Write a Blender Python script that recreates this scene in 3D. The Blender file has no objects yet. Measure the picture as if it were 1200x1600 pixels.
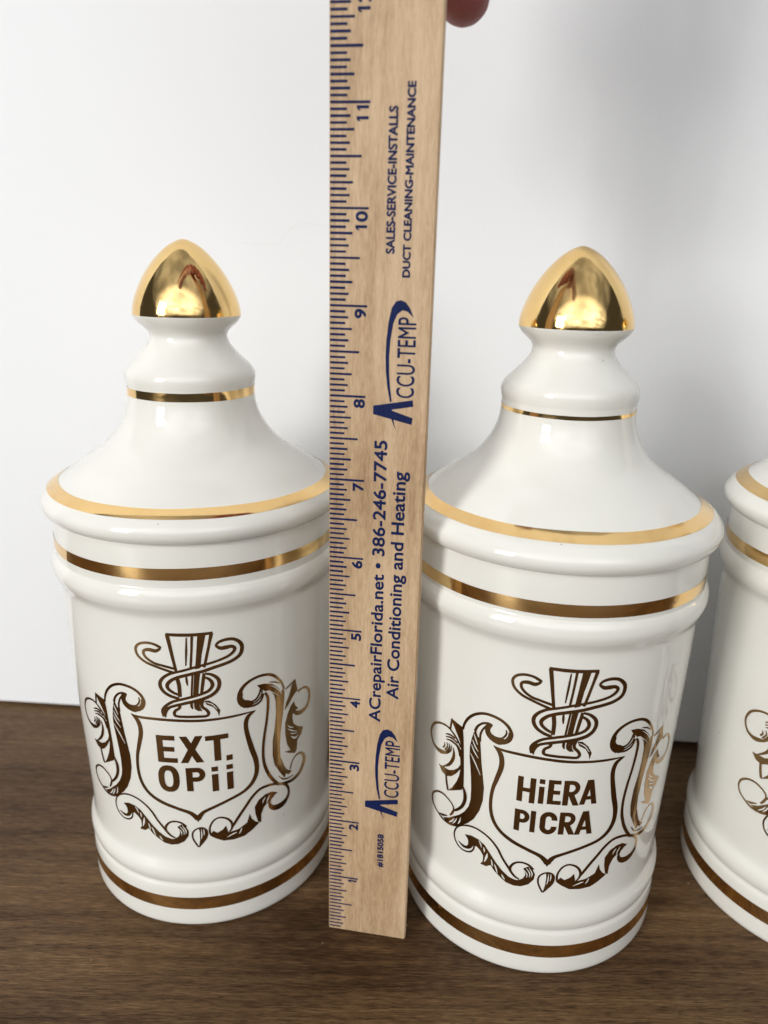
import bpy, bmesh, math, random
from mathutils import Vector, Matrix
S = 0.0254            # the scene was measured in inches against the ruler; everything is built in metres
C = bpy.context.scene.collection
sc = bpy.context.scene
random.seed(7)

# ------------------------------------------------------------------ camera
F_PX, PITCH, ROLL, CAM_H = 1165.107, 0.3193, -0.0214, 9.4319
cam = bpy.data.cameras.new('camera')
cam.sensor_fit = 'VERTICAL'; cam.sensor_height = 36.0; cam.sensor_width = 27.0
cam.lens = F_PX / 1600 * 36
cam.clip_start = 0.01; cam.clip_end = 50
cam.dof.use_dof = True; cam.dof.focus_distance = 0.243; cam.dof.aperture_fstop = 10.5
co = bpy.data.objects.new('camera', cam); C.objects.link(co); sc.camera = co
_x = Vector((1, 0, 0)); _u = Vector((0, math.sin(PITCH), math.cos(PITCH))); _f = Vector((0, math.cos(PITCH), -math.sin(PITCH)))
_r = _x * math.cos(ROLL) - _u * math.sin(ROLL); _up = _x * math.sin(ROLL) + _u * math.cos(ROLL)
M = Matrix((( _r.x, _up.x, -_f.x, 0), (_r.y, _up.y, -_f.y, 0), (_r.z, _up.z, -_f.z, CAM_H * S), (0, 0, 0, 1)))
co.matrix_world = M

# ------------------------------------------------------------------ world + lamps
w = bpy.data.worlds.new('World'); sc.world = w; w.use_nodes = True
bg = w.node_tree.nodes['Background']
bg.inputs[0].default_value = (1.0, 0.97, 0.92, 1); bg.inputs[1].default_value = 0.06
sc.view_settings.view_transform = 'Standard'; sc.view_settings.look = 'None'
sc.view_settings.exposure = -0.1; sc.view_settings.gamma = 1.0; sc.view_settings.use_curve_mapping = False

def area_lamp(name, az, el, dist, sx, sy, power, col, pattern=None, target=(0.5, 10, 5)):
    t = Vector(target) * S
    d = Vector((math.sin(math.radians(az)) * math.cos(math.radians(el)), -math.cos(math.radians(az)) * math.cos(math.radians(el)), math.sin(math.radians(el))))
    l = bpy.data.lights.new(name, 'AREA'); l.shape = 'RECTANGLE'; l.size = sx; l.size_y = sy; l.energy = power; l.color = col
    if pattern:
        # brightness over the lamp's own face: soft-edged for bounced light, curtained panes for the window
        l.use_nodes = True; nt = l.node_tree; em = nt.nodes['Emission']
        ge = nt.nodes.new('ShaderNodeNewGeometry'); sp = nt.nodes.new('ShaderNodeSeparateXYZ'); nt.links.new(ge.outputs['Parametric'], sp.inputs[0])
        def mth(op, a, b=None):
            n = nt.nodes.new('ShaderNodeMath'); n.operation = op
            for i, q in enumerate((a, b)):
                if q is None: continue
                if isinstance(q, (int, float)): n.inputs[i].default_value = q
                else: nt.links.new(q, n.inputs[i])
            return n.outputs[0]
        def soft(c, p): return mth('POWER', mth('SINE', mth('MULTIPLY', c, math.pi)), p)
        if pattern == 'soft':
            k = mth('MULTIPLY', mth('MULTIPLY', soft(sp.outputs[0], 0.7), soft(sp.outputs[1], 0.7)), 1.7)
            nz = nt.nodes.new('ShaderNodeTexNoise'); nz.inputs['Scale'].default_value = 5.0; nz.inputs['Detail'].default_value = 2
            nt.links.new(ge.outputs['Parametric'], nz.inputs['Vector'])
            v = mth('MAXIMUM', mth('MINIMUM', mth('ADD', mth('MULTIPLY', mth('SUBTRACT', nz.outputs[0], 0.5), 4.0), 0.95), 1.3), 0.55)
            k = mth('MULTIPLY', k, v)
        else:
            nz = nt.nodes.new('ShaderNodeTexNoise'); nz.inputs['Scale'].default_value = 6.0; nz.inputs['Detail'].default_value = 3
            nt.links.new(ge.outputs['Parametric'], nz.inputs['Vector'])
            k = mth('MULTIPLY', mth('SUBTRACT', nz.outputs[0], 0.46), 14.0); k = mth('MAXIMUM', mth('MINIMUM', k, 2.0), 0.05)
            bar = mth('GREATER_THAN', mth('ABSOLUTE', mth('SUBTRACT', sp.outputs[1], 0.52)), 0.03)
            k = mth('MULTIPLY', k, bar)
        nt.links.new(k, em.inputs['Strength'])
    o = bpy.data.objects.new(name, l); C.objects.link(o)
    o.location = t + d * dist
    o.rotation_euler = (-d).to_track_quat('-Z', 'Y').to_euler()
    return o
area_lamp('window_light', -44, 17, 2.3, 0.56, 1.0, 49, (1.0, 0.985, 0.955), 'panes')
area_lamp('ceiling_light', -10, 74, 2.2, 6.0, 6.0, 34, (0.97, 0.985, 1.0), 'soft')
area_lamp('room_bounce_light', -4, 28, 2.4, 5.6, 2.2, 55, (0.96, 0.98, 1.0), 'soft')

# ------------------------------------------------------------------ helpers
def prop(o, label=None, cat=None, group=None, kind=None):
    if label: o['label'] = label
    if cat: o['category'] = cat
    if group: o['group'] = group
    if kind: o['kind'] = kind
    return o
def link(name, me, parent=None, mats=()):
    o = bpy.data.objects.new(name, me); C.objects.link(o)
    for m in mats: me.materials.append(m)
    if parent: o.parent = parent
    return o
def from_bm(bm, name, smooth=False):
    me = bpy.data.meshes.new(name); bm.to_mesh(me); bm.free()
    if smooth:
        for f in me.polygons: f.use_smooth = True
    return me
def catmull(pts, n=6, closed=False):
    out = []; N = len(pts)
    def g(i): return pts[i % N] if closed else pts[max(0, min(N - 1, i))]
    for i in range(N if closed else N - 1):
        a, b, c, d = g(i - 1), g(i), g(i + 1), g(i + 2)
        for k in range(n):
            t = k / n
            out.append(tuple(0.5 * (2 * b[j] + (c[j] - a[j]) * t + (2 * a[j] - 5 * b[j] + 4 * c[j] - d[j]) * t * t + (3 * b[j] - a[j] - 3 * c[j] + d[j]) * t ** 3) for j in range(len(b))))
    if not closed: out.append(tuple(pts[-1]))
    return out

# ------------------------------------------------------------------ materials
def newmat(name):
    m = bpy.data.materials.new(name); m.use_nodes = True
    nt = m.node_tree; b = nt.nodes['Principled BSDF']
    return m, nt, b
def node(nt, typ, **kw):
    n = nt.nodes.new(typ)
    for k, v in kw.items():
        if k in n.inputs: n.inputs[k].default_value = v
        else: setattr(n, k, v)
    return n
def ramp(nt, src, stops):
    r = nt.nodes.new('ShaderNodeValToRGB'); nt.links.new(src, r.inputs[0])
    e = r.color_ramp.elements
    while len(e) < len(stops): e.new(0.5)
    for i, (p, c) in enumerate(stops):
        e[i].position = p; e[i].color = c if len(c) == 4 else (*c, 1)
    return r
def coords(nt, scale=(1, 1, 1), rot=(0, 0, 0)):
    tc = nt.nodes.new('ShaderNodeTexCoord'); mp = nt.nodes.new('ShaderNodeMapping')
    mp.inputs['Scale'].default_value = scale; mp.inputs['Rotation'].default_value = rot
    nt.links.new(tc.outputs['Object'], mp.inputs[0]); return mp.outputs[0]
def bump(nt, b, h, strength, dist):
    n = nt.nodes.new('ShaderNodeBump'); n.inputs['Strength'].default_value = strength; n.inputs['Distance'].default_value = dist
    nt.links.new(h, n.inputs['Height']); nt.links.new(n.outputs[0], b.inputs['Normal']); return n

def mat_glaze():
    m, nt, b = newmat('white_glaze')
    b.inputs['Roughness'].default_value = 0.02
    b.inputs['IOR'].default_value = 1.6
    v = coords(nt)
    n1 = node(nt, 'ShaderNodeTexNoise', Scale=18.0, Detail=2.0); nt.links.new(v, n1.inputs['Vector'])
    r1 = ramp(nt, n1.outputs[0], [(0.3, (0.755, 0.745, 0.69)), (0.7, (0.80, 0.79, 0.74))])
    # sparse dark pin-holes in the glaze
    vo = node(nt, 'ShaderNodeTexVoronoi', Scale=95.0); nt.links.new(v, vo.inputs['Vector'])
    sp = ramp(nt, vo.outputs['Distance'], [(0.0, (1, 1, 1)), (0.018, (1, 1, 1)), (0.030, (0, 0, 0))])
    n3 = node(nt, 'ShaderNodeTexNoise', Scale=70.0, Detail=0.0); nt.links.new(v, n3.inputs['Vector'])
    gate = ramp(nt, n3.outputs[0], [(0.0, (0, 0, 0)), (0.50, (0, 0, 0)), (0.55, (1, 1, 1))])
    mu = node(nt, 'ShaderNodeMath', operation='MULTIPLY'); nt.links.new(sp.outputs[0], mu.inputs[0]); nt.links.new(gate.outputs[0], mu.inputs[1])
    mx = node(nt, 'ShaderNodeMixRGB'); mx.inputs[2].default_value = (0.36, 0.32, 0.26, 1)
    nt.links.new(mu.outputs[0], mx.inputs[0]); nt.links.new(r1.outputs[0], mx.inputs[1])
    nt.links.new(mx.outputs[0], b.inputs['Base Color'])
    n2 = node(nt, 'ShaderNodeTexNoise', Scale=42.0, Detail=3.0, Roughness=0.45); nt.links.new(v, n2.inputs['Vector'])
    bump(nt, b, n2.outputs[0], 0.30, 0.0012)
    return m
def mat_gold(name, col, rough, scuff):
    m, nt, b = newmat(name)
    b.inputs['Metallic'].default_value = 1.0
    v = coords(nt)
    n1 = node(nt, 'ShaderNodeTexNoise', Scale=160.0, Detail=5.0, Roughness=0.65); nt.links.new(v, n1.inputs['Vector'])
    n2 = node(nt, 'ShaderNodeTexNoise', Scale=28.0, Detail=2.0); nt.links.new(v, n2.inputs['Vector'])
    mu = node(nt, 'ShaderNodeMath', operation='MULTIPLY'); nt.links.new(n1.outputs[0], mu.inputs[0]); nt.links.new(n2.outputs[0], mu.inputs[1])
    r = ramp(nt, mu.outputs[0], [(0.15, (rough,) * 3), (0.42, (rough + scuff,) * 3)])
    nt.links.new(r.outputs[0], b.inputs['Roughness'])
    c = ramp(nt, mu.outputs[0], [(0.2, col), (0.45, tuple(x * y for x, y in zip(col, (0.94, 0.88, 0.8))))])
    nt.links.new(c.outputs[0], b.inputs['Base Color'])
    n3 = node(nt, 'ShaderNodeTexNoise', Scale=60.0, Detail=2.0); nt.links.new(v, n3.inputs['Vector'])
    bump(nt, b, n3.outputs[0], 0.22, 0.0008)
    return m
def mat_walnut():
    m, nt, b = newmat('walnut_table')
    rot = (0, 0, math.radians(1.5))
    def nz(scale, det, rough, dist=0.0):
        n = node(nt, 'ShaderNodeTexNoise', Scale=1.0, Detail=det, Roughness=rough, Distortion=dist)
        nt.links.new(coords(nt, scale, rot), n.inputs['Vector']); return n.outputs[0]
    broad = nz((4.5, 26.0, 1), 4.0, 0.6, 0.5)        # cloudy figure
    streak = nz((16.0, 330.0, 1), 6.0, 0.68, 0.5)     # grain bands
    fibre = nz((150.0, 1700.0, 1), 3.0, 0.7)           # fine fibres
    pore = nz((170.0, 2300.0, 1), 2.0, 0.5)            # short dark pores
    def mix(f, a, c):
        x = node(nt, 'ShaderNodeMixRGB'); x.inputs[0].default_value = f
        nt.links.new(a, x.inputs[1]); nt.links.new(c, x.inputs[2]); return x.outputs[0]
    h = mix(0.40, mix(0.46, broad, streak), fibre)
    r = ramp(nt, h, [(0.37, (0.026, 0.013, 0.006)), (0.45, (0.064, 0.034, 0.015)), (0.53, (0.126, 0.071, 0.033)), (0.63, (0.225, 0.138, 0.068))])
    pr = ramp(nt, pore, [(0.30, (1, 1, 1)), (0.38, (0, 0, 0))])
    px = node(nt, 'ShaderNodeMixRGB'); px.inputs[2].default_value = (0.018, 0.009, 0.005, 1)
    pm = node(nt, 'ShaderNodeMath', operation='MULTIPLY'); pm.inputs[1].default_value = 0.9; nt.links.new(pr.outputs[0], pm.inputs[0])
    nt.links.new(pm.outputs[0], px.inputs[0]); nt.links.new(r.outputs[0], px.inputs[1])
    vo = node(nt, 'ShaderNodeTexVoronoi', Scale=70.0); nt.links.new(coords(nt), vo.inputs['Vector'])   # dust flecks
    sp = ramp(nt, vo.outputs['Distance'], [(0.0, (1, 1, 1)), (0.018, (1, 1, 1)), (0.03, (0, 0, 0))])
    mx = node(nt, 'ShaderNodeMixRGB'); mx.inputs[2].default_value = (0.32, 0.25, 0.16, 1)
    nt.links.new(sp.outputs[0], mx.inputs[0]); nt.links.new(px.outputs[0], mx.inputs[1])
    nt.links.new(mx.outputs[0], b.inputs['Base Color'])
    b.inputs['Roughness'].default_value = 0.40; b.inputs['Specular IOR Level'].default_value = 0.15
    bump(nt, b, h, 0.5, 0.0005)
    return m
def mat_wall():
    m, nt, b = newmat('white_wall_paint')
    v = coords(nt)
    n1 = node(nt, 'ShaderNodeTexNoise', Scale=5.0, Detail=3.0); nt.links.new(v, n1.inputs['Vector'])
    r = ramp(nt, n1.outputs[0], [(0.3, (0.83, 0.844, 0.862)), (0.7, (0.85, 0.86, 0.874))]); nt.links.new(r.outputs[0], b.inputs['Base Color'])
    b.inputs['Roughness'].default_value = 0.6
    n2 = node(nt, 'ShaderNodeTexNoise', Scale=420.0, Detail=3.0); nt.links.new(v, n2.inputs['Vector'])
    bump(nt, b, n2.outputs[0], 0.10, 0.0008)
    return m
def mat_birch(name, ink=False):
    m, nt, b = newmat(name)
    v = coords(nt, (300.0, 300.0, 26.0)); v2 = coords(nt, (1500.0, 1500.0, 240.0)); v3 = coords(nt, (30, 30, 9))
    n1 = node(nt, 'ShaderNodeTexNoise', Scale=1.0, Detail=5.0, Roughness=0.6); nt.links.new(v, n1.inputs['Vector'])
    n2 = node(nt, 'ShaderNodeTexNoise', Scale=1.0, Detail=4.0, Roughness=0.7); nt.links.new(v2, n2.inputs['Vector'])
    n3 = node(nt, 'ShaderNodeTexNoise', Scale=1.0, Detail=3.0); nt.links.new(v3, n3.inputs['Vector'])
    a = node(nt, 'ShaderNodeMixRGB'); a.inputs[0].default_value = 0.5
    nt.links.new(n1.outputs[0], a.inputs[1]); nt.links.new(n2.outputs[0], a.inputs[2])
    a2 = node(nt, 'ShaderNodeMixRGB'); a2.inputs[0].default_value = 0.42
    nt.links.new(a.outputs[0], a2.inputs[1]); nt.links.new(n3.outputs[0], a2.inputs[2])
    if ink:
        r = ramp(nt, a.outputs[0], [(0.40, (0.005, 0.011, 0.058)), (0.62, (0.009, 0.018, 0.085)), (0.72, (0.07, 0.065, 0.11))])
    else:
        r = ramp(nt, a2.outputs[0], [(0.38, (0.30, 0.185, 0.095)), (0.48, (0.47, 0.32, 0.185)), (0.58, (0.60, 0.435, 0.275))])
    nt.links.new(r.outputs[0], b.inputs['Base Color'])
    b.inputs['Roughness'].default_value = 0.6; b.inputs['Specular IOR Level'].default_value = 0.15 if ink else 0.4
    bump(nt, b, a.outputs[0], 0.45, 0.0004)
    return m
def mat_skin():
    m, nt, b = newmat('skin')
    v = coords(nt)
    n1 = node(nt, 'ShaderNodeTexNoise', Scale=60.0, Detail=4.0); nt.links.new(v, n1.inputs['Vector'])
    r = ramp(nt, n1.outputs[0], [(0.3, (0.25, 0.070, 0.070)), (0.7, (0.33, 0.105, 0.10))]); nt.links.new(r.outputs[0], b.inputs['Base Color'])
    b.inputs['Roughness'].default_value = 0.5
    b.inputs['Subsurface Weight'].default_value = 0.15; b.inputs['Subsurface Radius'].default_value = (0.004, 0.0015, 0.0008)
    n2 = node(nt, 'ShaderNodeTexNoise', Scale=700.0, Detail=3.0); nt.links.new(v, n2.inputs['Vector'])
    bump(nt, b, n2.outputs[0], 0.15, 0.0004)
    return m
def mat_nail():
    m, nt, b = newmat('fingernail')
    v = coords(nt); n1 = node(nt, 'ShaderNodeTexNoise', Scale=90.0); nt.links.new(v, n1.inputs['Vector'])
    r = ramp(nt, n1.outputs[0], [(0.3, (0.62, 0.36, 0.30)), (0.7, (0.68, 0.42, 0.36))]); nt.links.new(r.outputs[0], b.inputs['Base Color'])
    b.inputs['Roughness'].default_value = 0.25
    return m
GLAZE = mat_glaze()
GOLD = mat_gold('gold_lustre', (0.94, 0.645, 0.285), 0.05, 0.16)
KNOB_GOLD = mat_gold('rubbed_gold_lustre', (0.93, 0.65, 0.28), 0.04, 0.14)
PRINT = mat_gold('gold_print', (0.40, 0.255, 0.115), 0.09, 0.12)
WALNUT = mat_walnut(); WALL = mat_wall(); BIRCH = mat_birch('birch_wood'); INK = mat_birch('navy_ink', True)
SKIN = mat_skin(); NAIL = mat_nail()

# ------------------------------------------------------------------ setting: table and wall
def slab(name, pts, z0, z1, mat, bev=0.0):
    bm = bmesh.new()
    lo = [bm.verts.new((x * S, y * S, z0 * S)) for x, y in pts]; hi = [bm.verts.new((x * S, y * S, z1 * S)) for x, y in pts]
    n = len(pts); bm.faces.new(lo[::-1]); bm.faces.new(hi)
    for i in range(n): bm.faces.new((lo[i], lo[(i + 1) % n], hi[(i + 1) % n], hi[i]))
    if bev: bmesh.ops.bevel(bm, geom=bm.edges[:], offset=bev * S, segments=2, affect='EDGES')
    bmesh.ops.recalc_face_normals(bm, faces=bm.faces[:])
    o = link(name, from_bm(bm, name), None, [mat]); prop(o, kind='structure'); return o
table = slab('table', [(-30, -17), (30, -17), (30, 21), (-30, 21)], -1.1, 0.0, WALNUT, 0.05)
table['label'] = 'dark walnut wood table top under the jars'
_wl = lambda x: 14.37 - 0.06628 * (x + 8.458)          # the wall's foot, as a line over the table
wall = slab('wall', [(-34, _wl(-34)), (34, _wl(34)), (34, _wl(34) + 3), (-34, _wl(-34) + 3)], 0.06, 44, WALL, 0.03)
wall['label'] = 'plain white wall behind the jars'

# ------------------------------------------------------------------ jars
LID = [(6.116, 1.70), (6.116, 2.025), (6.125, 2.060), (6.165, 2.105), (6.235, 2.135), (6.310, 2.132), (6.385, 2.085), (6.459, 2.008), (6.551, 1.847),
       (6.64, 1.722), (6.75, 1.575), (6.93, 1.305), (7.10, 1.115), (7.33, 0.965), (7.52, 0.900), (7.673, 0.878), (7.787, 0.876), (7.845, 0.888), (7.915, 0.898), (7.98, 0.886),
       (8.05, 0.842), (8.13, 0.762), (8.23, 0.660), (8.335, 0.574), (8.445, 0.527), (8.53, 0.553), (8.64, 0.668), (8.70, 0.712), (8.738, 0.728)]
DOME = [(8.738, 0.728), (8.80, 0.724), (8.90, 0.704), (9.06, 0.645), (9.245, 0.550), (9.426, 0.422), (9.575, 0.278), (9.655, 0.168), (9.697, 0.078), (9.712, 0.025), (9.714, 0.0)]
BODY = [(0.0, 0.0), (0.0, 1.89), (0.012, 1.935), (0.05, 1.963), (0.12, 1.973), (0.339, 1.973), (0.554, 1.972), (0.70, 1.965), (0.765, 1.946), (0.80, 1.946), (0.85, 1.968), (0.93, 1.982),
        (1.02, 1.974), (1.10, 1.946), (1.17, 1.920), (1.26, 1.909), (1.40, 1.908), (1.60, 1.912), (2.0, 1.922), (2.6, 1.940), (3.2, 1.956), (3.8, 1.970), (4.3, 1.980), (4.6, 1.985), (4.80, 1.987), (4.95, 1.989),
        (5.04, 1.992), (5.11, 2.002), (5.18, 2.030), (5.25, 2.063), (5.34, 2.085), (5.43, 2.075), (5.495, 2.045), (5.525, 2.022), (5.56, 2.020), (5.70, 2.022), (5.90, 2.015), (6.05, 2.005), (6.112, 1.995), (6.114, 1.72)]
def fine(prof, n=5):
    # corners (shared z or r jumps at the ends) stay sharp, the rest is smoothed
    return catmull(prof, n)
def lathe(prof, seg=144, close_top=False):
    bm = bmesh.new(); rings = []
    for z, r in prof:
        if r < 1e-6: rings.append([bm.verts.new((0, 0, z * S))])
        else: rings.append([bm.verts.new((r * S * math.sin(2 * math.pi * k / seg), -r * S * math.cos(2 * math.pi * k / seg), z * S)) for k in range(seg)])
    for a, b in zip(rings, rings[1:]):
        for k in range(seg):
            k2 = (k + 1) % seg
            if len(a) == 1 and len(b) == 1: continue
            if len(a) == 1: bm.faces.new((a[0], b[k2], b[k]))
            elif len(b) == 1: bm.faces.new((a[k], a[k2], b[0]))
            else: bm.faces.new((a[k], a[k2], b[k2], b[k]))
    bmesh.ops.recalc_face_normals(bm, faces=bm.faces[:])
    return bm
FINE_LID = [LID[0]] + fine(LID[1:]); FINE_BODY = BODY[:1] + fine(BODY[1:-1]) + BODY[-1:]
FINE_DOME = fine(DOME)
ALLP = sorted(FINE_BODY[1:] , key=lambda q: q[0]); ALLL = sorted(FINE_LID[1:], key=lambda q: q[0])
def r_at(prof, z):
    for (z0, r0), (z1, r1) in zip(prof, prof[1:]):
        if z0 <= z <= z1 and z1 > z0: return r0 + (r1 - r0) * (z - z0) / (z1 - z0)
    return prof[-1][1]
def band(prof, z0, z1, off=0.004, wob=0.006, seed=0):
    """a hand-painted ring of gold lustre lying on the glaze, its edges slightly uneven"""
    rnd = random.Random(seed); ph = [rnd.uniform(0, 6.28) for _ in range(6)]
    bm = bmesh.new(); seg = 144; rows = 8; rings = []
    for i in range(rows + 1):
        t = i / rows; ring = []
        for k in range(seg):
            a = 2 * math.pi * k / seg
            e0 = wob * (0.5 * math.sin(a + ph[0]) + 0.3 * math.sin(3 * a + ph[1]) + 0.25 * math.sin(7 * a + ph[2]))
            e1 = wob * (0.5 * math.sin(a + ph[3]) + 0.3 * math.sin(4 * a + ph[4]) + 0.25 * math.sin(9 * a + ph[5]))
            z = (z0 + e0) * (1 - t) + (z1 + e1) * t
            r = r_at(prof, z); dr = (r_at(prof, z + .01) - r_at(prof, z - .01)) / .02
            l = math.hypot(1, dr); rr = r + off / l; zz = z - off * dr / l
            ring.append(bm.verts.new((rr * S * math.sin(a), -rr * S * math.cos(a), zz * S)))
        rings.append(ring)
    for a, b in zip(rings, rings[1:]):
        for k in range(seg): bm.faces.new((a[k], a[(k + 1) % seg], b[(k + 1) % seg], b[k]))
    return bm

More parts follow.
